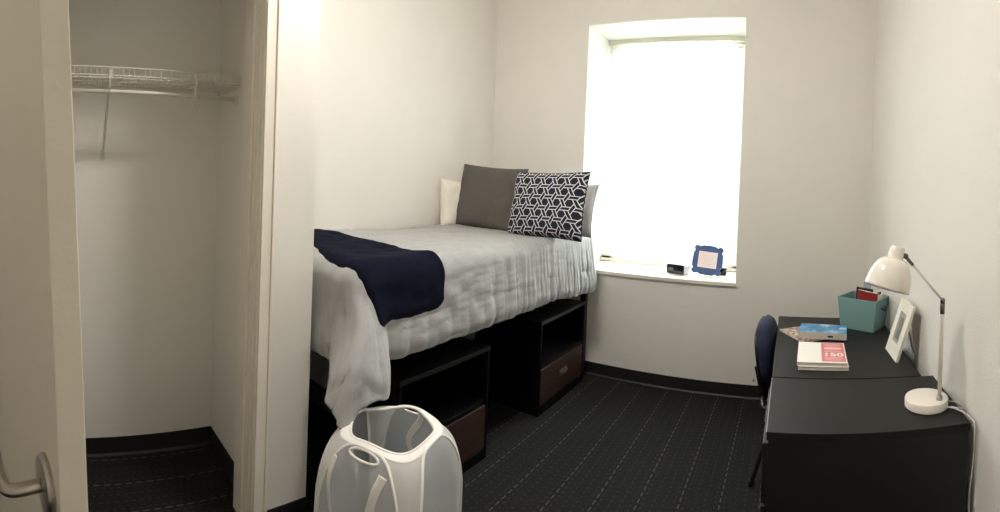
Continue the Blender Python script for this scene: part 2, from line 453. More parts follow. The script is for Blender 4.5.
# ---------------------------------------------------------------- closet shelf
sh = thing('wire_shelf', 'white wire shelf with hanging rod high inside the closet', 'shelf', (CX, 0, 2.04))
d = .30; ya, yb = CY0+.004, CY1-.004
def wire(pts, r=.0028, n=6):
    bm = bmesh.new(); tube(bm, pts, r, n); return bm
bm = bmesh.new(); 
for x_, z_, r in ((.012, 0, .0035), (.15, -.004, .0035), (d, 0, .004), (d+.004, .038, .004), (d+.004, -.012, .003)):
    tube(bm, [(x_, ya, z_), (x_, yb, z_)], r, 6)
obj('long_wires', bm, M['shelfwire'], sh)
bm = bmesh.new(); y = ya+.01
while y < yb:
    tube(bm, [(.008, y, .004), (d, y, .004), (d+.006, y, .038)], .0025, 5); y += .0262
obj('cross_wires', bm, M['shelfwire'], sh)
bm = bmesh.new(); tube(bm, [(d-.03, ya, -.072), (d-.03, yb, -.072)], .0105, 12); obj('hanging_rod', bm, M['shelfwire'], sh, smooth=True)
def brace(y):
    b_ = bmesh.new(); tube(b_, [(d, y, -.01), (.012, y, -.36)], .008, 8); tube(b_, [(.012, y, -.36), (.004, y, -.40)], .007, 8)
    box(b_, .0, .006, y-.012, y+.012, -.40, -.345)
    box(b_, d-.01, d+.008, y-.008, y+.008, -.018, .03)
    o = obj('brace', b_, M['shelfwire'], sh, bevel=.001)
    b_ = bmesh.new(); box(b_, .0, .014, y-.01, y+.01, -.012, .014); obj('wall_clip', b_, M['shelfwire'], sh)
    b_ = bmesh.new(); tube(b_, spline([(d, y, 0), (d+.002, y, -.04), (d-.02, y, -.086), (d-.045, y, -.078), (d-.043, y, -.062)], 5), .004, 6)
    obj('rod_hook', b_, M['shelfwire'], sh)
brace(.275)
b_ = bmesh.new(); tube(b_, spline([(d, .70, .03), (d+.004, .70, -.05), (d-.02, .70, -.095), (d-.05, .70, -.085), (d-.045, .70, -.06)], 5), .007, 6)
box(b_, d-.036, d-.02, .692, .708, -.12, -.08)
obj('rod_hook', b_, M['shelfwire'], sh)
b_ = bmesh.new(); box(b_, .0, d+.01, yb-.004, yb+.003, -.02, .012); box(b_, d-.05, d-.01, yb-.012, yb+.003, -.095, -.05)
obj('end_bracket', b_, M['shelfwire'], sh, bevel=.002)

# ---------------------------------------------------------------- bed
BX, BY0, BY1 = -1.60, 1.215, 3.56      # outer side of bed, foot, head
ZT = 1.185
bed = thing('lofted_bed', 'raised dark bed frame against the left wall, storage cabinets beneath', 'bed', (0, 0, 0))
for x_, y_, s in ((BX-.05, BY0+.01, 1), (XL+.02, BY0+.01, 1), (BX-.05, BY1-.045, 1), (XL+.02, BY1-.045, 1)):
    obj('bed_post', B(x_, x_+.05, y_, y_+.045, 0, .93), M['bedmetal'], bed, bevel=.004)
obj('side_rail', B(BX-.035, BX-.006, BY0+.05, BY1-.04, .84, .95), M['bedmetal'], bed, bevel=.003)
obj('side_rail', B(XL+.03, XL+.06, BY0+.05, BY1-.04, .84, .95), M['bedmetal'], bed, bevel=.003)
for zz in (.49, .86): obj('end_rail', B(XL+.06, BX-.05, BY0+.015, BY0+.045, zz, zz+.07), M['bedmetal'], bed, bevel=.003)
for zz in (.49, .86): obj('end_rail', B(XL+.06, BX-.05, BY1-.035, BY1-.01, zz, zz+.07), M['bedmetal'], bed, bevel=.003)
obj('deck_panel', B(XL+.06, BX-.04, BY0+.05, BY1-.05, .90, .935), M['bedmetal'], bed)
mt = obj('mattress', B(XL+.015, BX-.02, BY0+.02, BY1-.01, .952, 1.145), M['whitecloth'], None, bevel=.04, bseg=4)
tag(mt, 'white mattress under the grey comforter', 'mattress')

# cloth mapping: cloth coordinates (a across from wall, b from head to foot) -> world
A_, Bn = BX-XL, BY1-BY0
RAD = .075
def fall(r):      # (outward, down) for arc length r over an edge
    q = RAD*PI/2
    if r <= 0: return 0., 0.
    if r < q: t = r/RAD; return RAD*math.sin(t), RAD*(1-math.cos(t))
    e = r-q; return RAD + e*.10, RAD + e*.985
def cloth(a, b, off=0.):
    ea, eb = A_-RAD, Bn-RAD
    oa, ob = a-ea, b-eb
    x, y, z = XL+a, BY1-b, ZT
    # top puffiness
    top = .012*math.sin(a*5.2+.6)*math.sin(b*4.1) + .010*noise.noise(V((a*5, b*4, 1.3)))
    top += -.022*math.exp(-((a-A_*.5)/.25)**2)*0
    nrm = V((0, 0, 1)); drop = 0
    if oa > 0 and ob > 0:
        r = math.hypot(oa, ob); ph = math.atan2(ob, oa); dx, dz = fall(r)
        dirx, diry = math.cos(ph), math.sin(ph)
        x, y = XL+ea+dx*dirx, BY1-eb-dx*diry; z = ZT-dz; drop = r
        nrm = V((dirx, -diry, 0)); s = ph*.5
    elif oa > 0:
        dx, dz = fall(oa); x = XL+ea+dx; z = ZT-dz; nrm = V((1, 0, 0)); drop = oa
    elif ob > 0:
        dx, dz = fall(ob); y = BY1-eb-dx; z = ZT-dz; nrm = V((0, -1, 0)); drop = ob
    k = sstep(.04, .40, drop)
    p = V((x, y, z))
    tn = (V((0, 0, 1))*(1-sstep(0, RAD*PI/2, drop)) + nrm*sstep(0, RAD*PI/2, drop)).normalized()
    p += V((0, 0, top*(1-sstep(0, .1, drop))))
    # folds down the drop
    if drop > 0:
        s = b if not (oa > 0 and ob > 0) else Bn + math.atan2(ob, oa)*.35
        if ob > 0 and oa <= 0: s = Bn+.55+(ea-a)
        dens = 1.0
        hd = sstep(1.7, .15, b)
        w = (.35+.65*hd)*(.013*math.sin(s*17+1.5*math.sin(s*5)) + .008*math.sin(s*39+2*math.sin(s*9+1)))
        w += hd*.019*(abs(math.sin(s*44+3*math.sin(s*7)))-.6) + hd*.006*math.sin(s*150+2)
        w += .006*noise.noise(V((s*16, drop*7, 4)))*1.5
        p += tn*w*(k*.8+.2*sstep(0, .1, drop))
        # quilting pull-lines
        p += tn*(-.006)*math.exp(-((drop-.30)/.02)**2)*(.5+.5*math.sin(s*11))*(1 if s < Bn else 0)
        if oa > 0 and ob <= 0: p += V((.02, 0, -.045))*sstep(.8, 0, b)*k
        # hem rolls back under
        p += tn*(-.018)*sstep(.40, .47, drop)
    c = noise.noise(V((a*14, b*11, 2.2)))*.005 + noise.noise(V((a*33, b*9, 7.)))*.003
    p += tn*c
    # corner excess swings out in one soft cone
    if oa > 0 and ob > 0:
        r = math.hypot(oa, ob); ph = math.atan2(ob, oa)
        kk = sstep(.05, .5, r)*sstep(PI/2+.08, 1.15, ph)
        p += V((.115+.05*math.sin(2*ph), -.21*math.sin(ph)*sstep(.1, .6, r), -.10+.12*math.sin(2*ph)**2))*kk
    if x < XL+.02: p.x = max(p.x, XL+.012)
    p += tn*off
    # the corner cone pushes out the side drape next to it
    if oa > 0 and ob <= 0: p += V((.115, 0, -.10))*sstep(-.10, 0, ob)*sstep(.05, .5, oa)
    if p.x < XP+.03 and p.y < 1.165: p.y = 1.165+.004*math.sin(p.x*40)
    return p
HS, HF = .462, .460
NA, NB = 150, 330
TA, TB = A_-RAD+HS, Bn-RAD+HF
def dv_fn(u, v):
    a, b = u*TA, v*TB
    hem = 0
    return cloth(max(a, .0)+0, b)
bm = grid(dv_fn, NA, NB)
for vtx in bm.verts:
    if vtx.co.x < XL+.03: vtx.co.x = XL+.03
dv_o = obj('comforter', bm, M['duvet'], None, smooth=True)
md = dv_o.modifiers.new('solid', 'SOLIDIFY'); md.thickness = .022; md.offset = -1
tag(dv_o, 'silvery grey comforter spread over the raised bed, gathered folds hanging down its side', 'comforter')
# sewn tag on the comforter corner
tp = cloth(A_-RAD+.25, Bn-RAD+.40, .004)
ob_ = obj('sewn_tag', B(-.012, .012, -.0015, .0015, -.03, .0), M['sheettag'], dv_o); ob_.location = tp; ob_.rotation_euler = (0, .2, .5)

# navy blanket lying across the bed near the foot
def pt_yx(x, y): return (x-XL, BY1-y)
def blk(u, v):       # u 0..1 across (wall -> down the side); v 0..1 head side -> foot side
    aa = .05 + u*(A_-.05-RAD+.285)
    yh = 1.67+.15*u+.03*math.sin(u*5)         # head-side edge
    yf = 1.47-.24*sstep(0, .8, u)+.02*math.sin(u*8)
    # drooping outer end: rounded
    k = sstep(.80, 1.0, u)
    yh -= .035*k**2; yf += .04*k
    y = yh+(yf-yh)*v
    b = BY1-y
    e = min(v, 1-v)*2; puff = .012*min(1, e*6)**.5
    aa -= .045*abs(2*v-1)**6*sstep(.85, 1, u)
    rim = sstep(0, .05, min(v, 1-v))*sstep(0, .03, 1-u)
    off = .012+.016*rim + .004*noise.noise(V((aa*9, y*12, 3)))
    # keep out of the corner cone
    return cloth_smooth(aa, b, off)
def cloth_smooth(a, b, off):
    acc = V((0, 0, 0)); 
    for da, db in ((0, 0), (.02, 0), (-.02, 0), (0, .03), (0, -.03)):
        acc += cloth(a+da, b+db, off)
    return acc/5
bm = grid(blk, 90, 50)
bo = obj('throw_blanket', bm, M['navyblanket'], None, smooth=True)
md = bo.modifiers.new('solid', 'SOLIDIFY'); md.thickness = .024; md.offset = -.2
tag(bo, 'dark navy fleece throw folded across the foot of the bed', 'blanket')

# pillows
def pillow(name, w, h, t, material, corner=.16, seed=0, n=40, uv=True, pinch=.06):
    bm = bmesh.new(); uvl = bm.loops.layers.uv.new('UVMap'); rnd = seed*3.1
    def f(u, v, s):
        x, y = 2*u-1, 2*v-1
        # concave sides
        px = x*(1-pinch*(1-y*y)); py = y*(1-pinch*(1-x*x))
        prof = max(0, (1-x**4)*(1-y**4))**.42*(1-.25*(x*x*y*y))
        zz = s*t/2*prof
        zz += prof*.007*noise.noise(V((x*2.2+rnd, y*2.2, s)))*2 + prof*.003*noise.noise(V((x*7+rnd, y*7, s)))
        return V((px*w/2, zz, py*h/2))
    g_ = {}
    for s in (1, -1):
        for i in range(n+1):
            for j in range(n+1):
                ed = i in (0, n) or j in (0, n)
                if s == -1 and ed: g_[s, i, j] = g_[1, i, j]
                else: g_[s, i, j] = bm.verts.new(f(i/n, j/n, s))
        for i in range(n):
            for j in range(n):
                q = [(i, j), (i+1, j), (i+1, j+1), (i, j+1)]
                if s == 1: q = q[::-1]
                fc = bm.faces.new([g_[s, a, b] for a, b in q])
                for lp, (a, b) in zip(fc.loops, q): lp[uvl].uv = (a/n, b/n)
    o = obj(name, bm, material, None, smooth=True)
    # piped seam
    bm = bmesh.new(); pts = []
    for i in range(n): pts.append(f(i/n, 0, 0))
    for i in range(n): pts.append(f(1, i/n, 0))
    for i in range(n): pts.append(f(1-i/n, 1, 0))
    for i in range(n): pts.append(f(0, 1-i/n, 0))
    tube(bm, pts, .0035, 6, closed=True); obj('piping', bm, material, o, smooth=True)
    return o
def place(o, loc, tilt, rz, roll=0):
    o.rotation_mode = 'XYZ'
    o.matrix_world = Matrix.Translation(loc) @ Matrix.Rotation(rz, 4, 'Z') @ Matrix.Rotation(tilt, 4, 'X') @ Matrix.Rotation(roll, 4, 'Y')
# front face of each is local -y
p = pillow('bed_pillow', .70, .42, .17, M['lightgrey'], seed=1); place(p, (-1.83, 3.38, 1.385), math.radians(-14), math.radians(-3))
tag(p, 'light grey bed pillow propped behind the patterned cushion by the window', 'pillow')
p = pillow('bed_pillow', .50, .40, .15, M['whitecloth'], seed=2); place(p, (-2.585, 3.10, 1.375), math.radians(-8), math.radians(82), math.radians(4))
tag(p, 'white bed pillow squeezed against the left wall behind the dark grey cushion', 'pillow')
p = pillow('throw_cushion', .60, .54, .17, M['greypillow'], seed=3); place(p, (-2.30, 3.08, 1.445), math.radians(-15), math.radians(9), math.radians(3.0))
tag(p, 'plain charcoal grey square cushion', 'cushion')
p = pillow('throw_cushion', .64, .50, .18, M['cane'], seed=4, pinch=.06); place(p, (-1.705, 3.00, 1.43), math.radians(-14), math.radians(-3), math.radians(-1.5))
tag(p, 'navy square cushion printed with a white cane lattice pattern', 'cushion')

# cabinets under the bed
def cabinet(yc, wdt, label, zt):
    t = thing('storage_cabinet', label, 'cabinet', (-1.575, yc, 0), 0, None)
    w = wdt/2; D_ = .56; z0, z1, zs = .0, zt, .325
    bm = bmesh.new()
    box(bm, -D_, 0, -w, -w+.02, 0, z1); box(bm, -D_, 0, w-.02, w, 0, z1)
    box(bm, -D_, -.0, -w+.02, w-.02, z1-.02, z1); box(bm, -D_, -.008, -w+.02, w-.02, zs-.01, zs+.01)
    box(bm, -D_, -D_+.012, -w+.02, w-.02, 0, z1-.02); box(bm, -D_, -.0, -w+.02, w-.02, .0, .062)
    obj('carcass', bm, M['black'], t, bevel=.0015)
    dr_ = obj('drawer_front', B(-.018, -.001, -w+.022, w-.022, .066, zs-.014), M['drawer'], t, bevel=.002)
    bm = bmesh.new(); box(bm, -.001, .003, -.055, .055, -.024, .024); 
    for yy in (-.048, .048): box(bm, .003, .014, yy-.004, yy+.004, -.006, .012)
    box(bm, .011, .017, -.05, .05, .004, .012); box(bm, .003, .006, -.04, .04, -.02, -.008)
    h = obj('drawer_pull', bm, M['steel'], dr_, bevel=.001); h.location = (0, .0, .20)
    obj('top_trim', B(-.004, .0035, -w, w, z1-.022, z1+.001), M['bedmetal'], t)
    return t
cabinet(3.11, .70, 'black bedside cabinet with brown drawer under the pillow end of the bed', .645)
cabinet(1.83, .70, 'black cabinet with brown drawer under the bed, partly behind the laundry hamper', .645)

# ---------------------------------------------------------------- laundry hamper
hc = V((-1.29, 1.185)); hang = math.atan2(-.287, -.958)
hp = thing('laundry_hamper', 'white pop-up mesh laundry hamper standing on the carpet below the bed', 'hamper', (hc.x, hc.y, 0.0), hang)
HW, HH = .224, .662
def hs(th, s):     # th angle, s 0..1 height param -> local point
    c, sn = math.cos(th), math.sin(th)
    sq = 1/max(abs(c), abs(sn))
    k = 6.0; rs = (abs(c)**k+abs(sn)**k)**(-1/k)
    zs = .40
    if s < .5:
        z = s/.5*zs; R = HW*rs
    else:
        ph = (s-.5)/.5*PI/2
        mid = math.cos(2*th)**2              # 1 at face centres, 0 at corners
        ztop = HH-.020+.020*mid
        z = zs+(ztop-zs)*math.sin(ph)
        rin = .152
        co = math.cos(ph)**.75 if math.cos(ph) > 1e-6 else 0
        R = rin+(HW*rs-rin)*co
    return V((R*c, R*sn, z))
def arch(fc, t):      # fc face index, t in -1..1 -> (th, s) along the arch outline
    x = t
    half = 1.0*PI/4
    h = .93*(1-abs(x)**6)
    return fc*PI/2+x*half*(1-.06*sstep(.5, 1, h)), max(0.0, h)
NT, NS = 256, 110
bm_net = [bmesh.new() for _ in range(4)]; bm_cl = bmesh.new(); bm_band = bmesh.new()
def insidef(th, s):
    fc = int(round(th/(PI/2))) % 4; d_ = (th-round(th/(PI/2))*(PI/2))
    x = d_/(1.0*PI/4)
    if abs(x) >= 1: return fc, False
    # solve outline
    h = 0
    xx = abs(d_)/(1.0*PI/4*(1-.06*sstep(.5, 1, s)))
    if xx >= 1: return fc, False
    return fc, s < .93*(1-xx**6)
cache = {}
def gv(bm, key, i, j):
    kk = (key, i % NT, j)
    if kk not in cache: cache[kk] = bm.verts.new(hs(2*PI*(i % NT)/NT, j/NS))
    return cache[kk]
for i in range(NT):
    for j in range(NS):
        th = 2*PI*(i+.5)/NT; s = (j+.5)/NS; fc, ins = insidef(th, s)
        dth = th-round(th/(PI/2))*(PI/2)
        if s > .80 and ((dth/.30)**2+((s-.865)/.042)**2) < 1 and fc in (1, 3): continue    # handle slot
        if ins: bm, key = bm_net[fc], fc
        else: bm, key = bm_cl, 'c'
        bm.faces.new([gv(bm, key, *q) for q in ((i, j), (i+1, j), (i+1, j+1), (i, j+1))])
for k in range(4): obj('net_panel', bm_net[k], M['hmesh'], hp, smooth=True)
obj('corner_cloth', bm_cl, M['hcloth'], hp, smooth=True)
for k in range(4):
    bm = bmesh.new(); pts = [hs(*arch(k, -1+2*i/60))*1.0 for i in range(61)]
    tube(bm, pts, .006, 8); obj('arch_wire', bm, M['hwire'], hp, smooth=True)
bm = bmesh.new(); 
pts = [hs(2*PI*i/96, .995)+V((0, 0, .002)) for i in range(96)]; tube(bm, pts, .005, 8, closed=True); obj('rim_wire', bm, M['hwire'], hp, smooth=True)
bm = grid(lambda u, v: hs(2*PI*u, .925+.075*v)*1.004, 96, 3, closed_u=True); obj('rim_band', bm, M['hwire'], hp, smooth=True)
for k in (1, 3):
    bm = bmesh.new(); pts = [hs(k*PI/2+.31*math.cos(2*PI*i/40), .865+.045*math.sin(2*PI*i/40)) for i in range(40)]
    tube(bm, pts, .005, 6, closed=True); obj('handle_binding', bm, M['hwire'], hp, smooth=True)
obj('base_cloth', B(-HW, HW, -HW, HW, .002, .008), M['hmesh'], hp)
bm = bmesh.new(); tube(bm, [hs(2*PI*i/64, .012) for i in range(64)], .005, 6, closed=True); obj('base_wire', bm, M['hwire'], hp, smooth=True)
def strap(pts, w=.016):
    bm = bmesh.new(); P = spline(pts, 12); 
    ups = [V((0, 0, 1))]*len(P)
    tube(bm, P, w, 8, flat=.12, up=V((pts[0][0]*1.0, pts[0][1]*1.0, .02)).normalized()); return bm
def onf(th, s, o=.006):
    q = hs(th, s); return q + V((math.cos(th), math.sin(th), 0))*o
# straps: two dangling from the facing panel, two inside on the far panels
straps = []
# face nearest the viewer: determine from camera direction in local space
camdir = (Matrix.Rotation(-hang, 3, 'Z') @ V((-hc.x, -hc.y, 0))).normalized()
cth = math.atan2(camdir.y, camdir.x)
faces = sorted(range(4), key=lambda k: -math.cos(k*PI/2-cth))
rightv = V((-camdir.y, camdir.x, 0))      # to viewer's right when looking at hamper
front2 = faces[:2]
fl = min(front2, key=lambda k: V((math.cos(k*PI/2), math.sin(k*PI/2), 0)).dot(rightv)); fr = [k for k in front2 if k != fl][0]
th0 = fl*PI/2
sgn = 1 if V((-math.sin(th0), math.cos(th0), 0)).dot(rightv) > 0 else -1
straps.append([onf(th0-sgn*.52, .80), onf(th0-sgn*.50, .66, .01), onf(th0-sgn*.42, .5, .008), onf(th0-sgn*.34, .36, .012), onf(th0-sgn*.2, .27, .015)])
straps.append([onf(th0+sgn*.42, .80), onf(th0+sgn*.30, .68, .01), onf(th0+sgn*.2, .5, .012), onf(th0+sgn*.22, .3, .012)])
bk = [k for k in faces[2:]]
for k, dd in zip(bk, (.1, -.2)):
    t0 = k*PI/2
    straps.append([onf(t0+dd, .93, -.012), onf(t0+dd*.5, .78, -.015), onf(t0-dd, .6, -.015), onf(t0-.35, .45, -.02)])
for s_ in straps: obj('strap', strap(s_), M['hwire'], hp, smooth=True)

# ---------------------------------------------------------------- dresser, desk
DX = -.053
def xr_(y): return rx(y)-.012
ds = thing('low_dresser', 'black low dresser nearest the camera with the white lamp on it', 'dresser', (DX, 1.64, 0))
DW = .735
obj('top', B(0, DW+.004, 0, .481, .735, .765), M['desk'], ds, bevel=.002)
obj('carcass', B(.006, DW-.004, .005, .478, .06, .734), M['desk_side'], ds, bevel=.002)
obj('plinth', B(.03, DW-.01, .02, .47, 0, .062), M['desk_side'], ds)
obj('edge_highlight', B(-.0025, .0, .002, .479, .737, .7645), M['edge'], ds)  # thin pale strip: highlight on the top's left edge, put in as colour
for k in range(3):
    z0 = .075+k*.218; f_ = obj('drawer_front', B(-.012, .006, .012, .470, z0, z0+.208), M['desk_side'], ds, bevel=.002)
    obj('drawer_pull', B(-.017, -.011, .18, .30, z0+.185, z0+.2), M['black'], f_, bevel=.002)
dk = thing('desk', 'black laminate desk along the right wall holding the books and teal bin', 'desk', (DX, 2.128, 0))
DL = 1.035; DW2 = .685
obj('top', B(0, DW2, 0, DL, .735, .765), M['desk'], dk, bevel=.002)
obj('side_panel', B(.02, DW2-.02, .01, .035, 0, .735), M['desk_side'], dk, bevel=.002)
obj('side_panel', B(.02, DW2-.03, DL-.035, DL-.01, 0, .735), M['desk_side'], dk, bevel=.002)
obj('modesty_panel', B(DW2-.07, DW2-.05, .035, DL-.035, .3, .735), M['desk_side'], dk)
dwr = obj('pencil_drawer', B(.02, .45, .20, DL-.20, .655, .733), M['desk_side'], dk, bevel=.002)
obj('drawer_pull', B(.008, .02, .46, .58, .688, .70), M['darksteel'], dwr, bevel=.002)

# ---------------------------------------------------------------- chair
ch = thing('desk_chair', 'desk chair with a navy fabric back tucked in beside the black desk', 'chair', (0.085, 2.76, -.0), math.radians(-7))
def padm(w, h, t, n=16, ex=4.):
    # rounded pad in yz plane, thickness x
    def f(u, v, s):
        y, z = 2*u-1, 2*v-1
        m_ = max(abs(y), abs(z)); L_ = (abs(y)**ex+abs(z)**ex)**(1/ex) or 1
        k = m_/L_ if L_ else 1
        yy, zz = y*k, z*k; r = (abs(yy)**ex+abs(zz)**ex)**(1/ex)
        return V((s*t/2*(1-r**4)**.5 if r < 1 else 0, yy*w/2, zz*h/2))
    bm = bmesh.new(); d_ = {}
    for s in (1, -1):
        for i in range(n+1):
            for j in range(n+1):
                if s == -1 and (i in (0, n) or j in (0, n)): d_[s, i, j] = d_[1, i, j]
                else: d_[s, i, j] = bm.verts.new(f(i/n, j/n, s))
        for i in range(n):
            for j in range(n):
                q = [d_[s, i, j], d_[s, i+1, j], d_[s, i+1, j+1], d_[s, i, j+1]]
                bm.faces.new(q if s == 1 else q[::-1])
    return bm
bk_ = obj('backrest', padm(.44, .36, .10, ex=2.8), M['chairfabric'], ch, smooth=True); bk_.location = (-.185, 0, .675); bk_.rotation_euler = (0, math.radians(-9), 0)
sh_ = obj('back_shell', padm(.43, .35, .04, ex=2.8), M['chairplastic'], ch, smooth=True); sh_.location = (-.212, 0, .668); sh_.rotation_euler = (0, math.radians(-9), 0)
s_ = obj('seat', padm(.45, .43, .08, ex=3.), M['chairfabric'], ch, smooth=True); s_.location = (.05, 0, .45); s_.rotation_euler = (0, math.radians(90), 0)
for sy in (-1, 1):
    bm = bmesh.new(); tube(bm, spline([(-.19, sy*.10, .435), (-.17, sy*.20, .43), (-.13, sy*.22, .42), (.20, sy*.22, .41), (.25, sy*.22, .38), (.27, sy*.22, .02)], 8), .012, 10)
    obj('side_frame', bm, M['chairplastic'], ch, smooth=True)
    bm = bmesh.new(); tube(bm, [(-.10, sy*.22, .41), (-.215, sy*.225, .012)], .012, 10)
    obj('leg', bm, M['chairplastic'], ch, smooth=True)
    bm = bmesh.new(); cyl(bm, (-.217, sy*.225, .0), (-.214, sy*.225, .03), .016, 12); obj('foot_cap', bm, M['chairplastic'], ch)
    bm = bmesh.new(); cyl(bm, (.27, sy*.22, .0), (.27, sy*.22, .03), .016, 12); obj('foot_cap', bm, M['chairplastic'], ch)
bm = bmesh.new(); tube(bm, [(-.12, -.22, .405), (-.12, .22, .405)], .011, 8); obj('cross_bar', bm, M['chairplastic'], ch)
bm = bmesh.new(); tube(bm, [(.17, -.22, .405), (.17, .22, .405)], .011, 8); obj('cross_bar', bm, M['chairplastic'], ch)
bm = bmesh.new()
vs_ = [bm.verts.new(p) for p in ((-.235, -.17, .62), (-.235, .17, .62), (-.20, .11, .41), (-.20, -.11, .41), (-.215, -.17, .62), (-.215, .17, .62), (-.17, .11, .41), (-.17, -.11, .41))]
for f_ in ((0, 1, 2, 3), (7, 6, 5, 4), (0, 4, 5, 1), (1, 5, 6, 2), (2, 6, 7, 3), (3, 7, 4, 0)): bm.faces.new([vs_[i] for i in f_])
obj('back_support', bm, M['chairplastic'], ch, bevel=.006)
bm = bmesh.new(); lathe(bm, [(.011, 0), (.011, .006), (.004, .008)], 12, Matrix.Translation((-.228, -.19, .555)) @ Matrix.Rotation(-PI/2, 4, 'Y')); obj('bolt', bm, M['steel'], ch, smooth=True)

# ---------------------------------------------------------------- desk lamp
lp = thing('desk_lamp', 'white task lamp with a dome shade on the dresser against the right wall', 'lamp', (.566, 1.822, .765), 0)
ZL = 0
bm = bmesh.new(); lathe(bm, [(.084, 0), (.088, .004), (.088, .03), (.085, .034), (.0, .0345)], 64, cap=False); obj('base', bm, M['lampwhite'], lp, smooth=True).modifiers.new('e', 'EDGE_SPLIT').split_angle = .7
px_, py_ = .042, -.036
bm = bmesh.new(); cyl(bm, (px_, py_, .034), (px_, py_, .375), .0085, 20); obj('pole', bm, M['lampwhite'], lp, smooth=True)
bm = bmesh.new(); cyl(bm, (px_, py_, .032), (px_, py_, .05), .0125, 20); obj('pole_collar', bm, M['steel'], lp, smooth=True)
jz = .425
bm = bmesh.new(); cyl(bm, (px_, py_, .372), (px_, py_, jz), .0095, 20); cyl(bm, (px_-.004, py_-.012, jz), (px_+.004, py_+.012, jz), .0095, 16); obj('elbow_joint', bm, M['darksteel'], lp, smooth=True)
E_ = V((-.122, -.05, .603)); J_ = V((px_, py_, jz))
bm = bmesh.new(); cyl(bm, J_, J_+(E_-J_)*.86, .0045, 12); obj('arm', bm, M['lampwhite'], lp, smooth=True)
bm = bmesh.new(); cyl(bm, J_+(E_-J_)*.80, E_, .0068, 14); cyl(bm, E_+V((0, -.012, 0)), E_+V((0, .012, 0)), .0105, 14); obj('shade_joint', bm, M['darksteel'], lp, smooth=True)
# shade: cap + bell, axis slightly tilted
R = Matrix.Rotation(math.radians(-5), 4, 'X') @ Matrix.Rotation(math.radians(15), 4, 'Y')
ST = Matrix.Translation((-.150, -.05, .640)) @ R
prof = [(.0, 0), (.022, -.001), (.026, -.004), (.028, -.012), (.0305, -.044), (.031, -.048)]
for i in range(1, 17):
    t = i/16; prof.append((.031+.058*math.sin(t*PI/2*.98)**.93, -.048-.118*(1-math.cos(t*PI/2))**.9))
inner = [(r-.0025, z+.001) for r, z in prof[::-1]][:17]
bm = bmesh.new(); lathe(bm, prof+inner, 64, ST, cap=False); obj('lamp_shade', bm, M['lampwhite'], lp, smooth=True)
bm = bmesh.new(); q = ST @ V((.026, 0, -.03)); cyl(bm, q, E_, .006, 10); obj('shade_bracket', bm, M['darksteel'], lp)
bm = bmesh.new(); lathe(bm, [(.012, -.05), (.016, -.07), (.028, -.10), (.024, -.125), (.0, -.135)], 24, ST, cap=False); obj('bulb', bm, M['paper'], lp, smooth=True)
bm = bmesh.new()
cord = spline([(.045, -.045, .008), (.085, -.07, .012), (.115, -.115, .010), (.124, -.155, .008), (.1295, -.186, .002), (.1300, -.196, -.03), (.1330, -.19, -.10), (.130, -.18, -.20), (.126, -.17, -.30), (.131, -.19, -.42), (.130, -.2, -.6), (.13, -.2, -.757)], 10)
tube(bm, cord, .0028, 8)
loop = spline([(.045, -.03, .008), (.09, -.01, .012), (.128, -.04, .01), (.126, -.085, .010), (.08, -.068, .016)], 10)
tube(bm, loop, .0026, 8)
obj('cord', bm, M['cordwhite'], lp, smooth=True)

# ---------------------------------------------------------------- bin on the desk, with its contents
bn = thing('storage_bin', 'teal tapered storage bin on the far end of the desk', 'bin', (.482, 2.955, .765), math.radians(-34))
bw, bd, bh, tp_ = .113, .092, .192, 1.17
def fr(k, z, s=1.): return [bmv for bmv in [(-bw*k*s, -bd*k*s, z), (bw*k*s, -bd*k*s, z), (bw*k*s, bd*k*s, z), (-bw*k*s, bd*k*s, z)]]
bm = bmesh.new(); o1 = [bm.verts.new(p) for p in fr(1, 0)]; o2 = [bm.verts.new(p) for p in fr(tp_, bh)]
i2 = [bm.verts.new(p) for p in fr(tp_-.05, bh)]; i1 = [bm.verts.new(p) for p in fr(.95, .006)]
bm.faces.new(o1[::-1]); bm.faces.new(i1)
for a, b in ((o1, o2), (o2, i2), (i2, i1)):
    for k in range(4): bm.faces.new((a[k], a[(k+1) % 4], b[(k+1) % 4], b[k]))
obj('body', bm, M['teal'], bn, bevel=.003)
bm = bmesh.new()
c_ = V((bw*1.17, -.0, .13))
tube(bm, spline([c_+V((.002, -.022, .012)), c_+V((.014, -.018, .0)), c_+V((.016, 0, -.008)), c_+V((.014, .018, .0)), c_+V((.002, .022, .012))], 6), .005, 8)
obj('handle', bm, M['darkblue'], bn, smooth=True)
bm = bmesh.new(); tube(bm, [(c_.x+.001, -.022, .142), (c_.x+.004, -.022, .13)], .007, 8); obj('handle_rivet', bm, M['darksteel'], bn)
bi = bn.matrix_basis if False else Matrix.Translation((.482, 2.955, .765)) @ Matrix.Rotation(math.radians(-34), 4, 'Z')
def inbin(name, size, pos, rot, m, label, cat, pages=False):
    o = obj(name, B(-size[0]/2, size[0]/2, -size[1]/2, size[1]/2, 0, size[2]), m, None, bevel=.002)
    o.matrix_world = bi @ Matrix.Translation(pos) @ Matrix.Rotation(rot[2], 4, 'Z') @ Matrix.Rotation(rot[0], 4, 'X') @ Matrix.Rotation(rot[1], 4, 'Y')
    if pages:
        p_ = obj('page_block', B(-size[0]/2+.002, size[0]/2+.0005, -size[1]/2+.003, size[1]/2-.003, .003, size[2]+.0005), M['pages'], o)
    return tag(o, label, cat)
inbin('book', (.135, .018, .228), (.038, -.055, .012), (math.radians(3), math.radians(5), 0), M['red'], 'dark red book standing in the teal bin', 'book', True)
inbin('notebook', (.11, .012, .235), (.0, -.018, .012), (0, math.radians(3), math.radians(4)), M['darkblue'], 'dark notebook standing behind the red book in the bin', 'notebook')
inbin('card', (.05, .006, .285), (.0, .008, .012), (0, math.radians(4), 0), M['lightblue'], 'pale blue card sticking up highest from the bin', 'card')
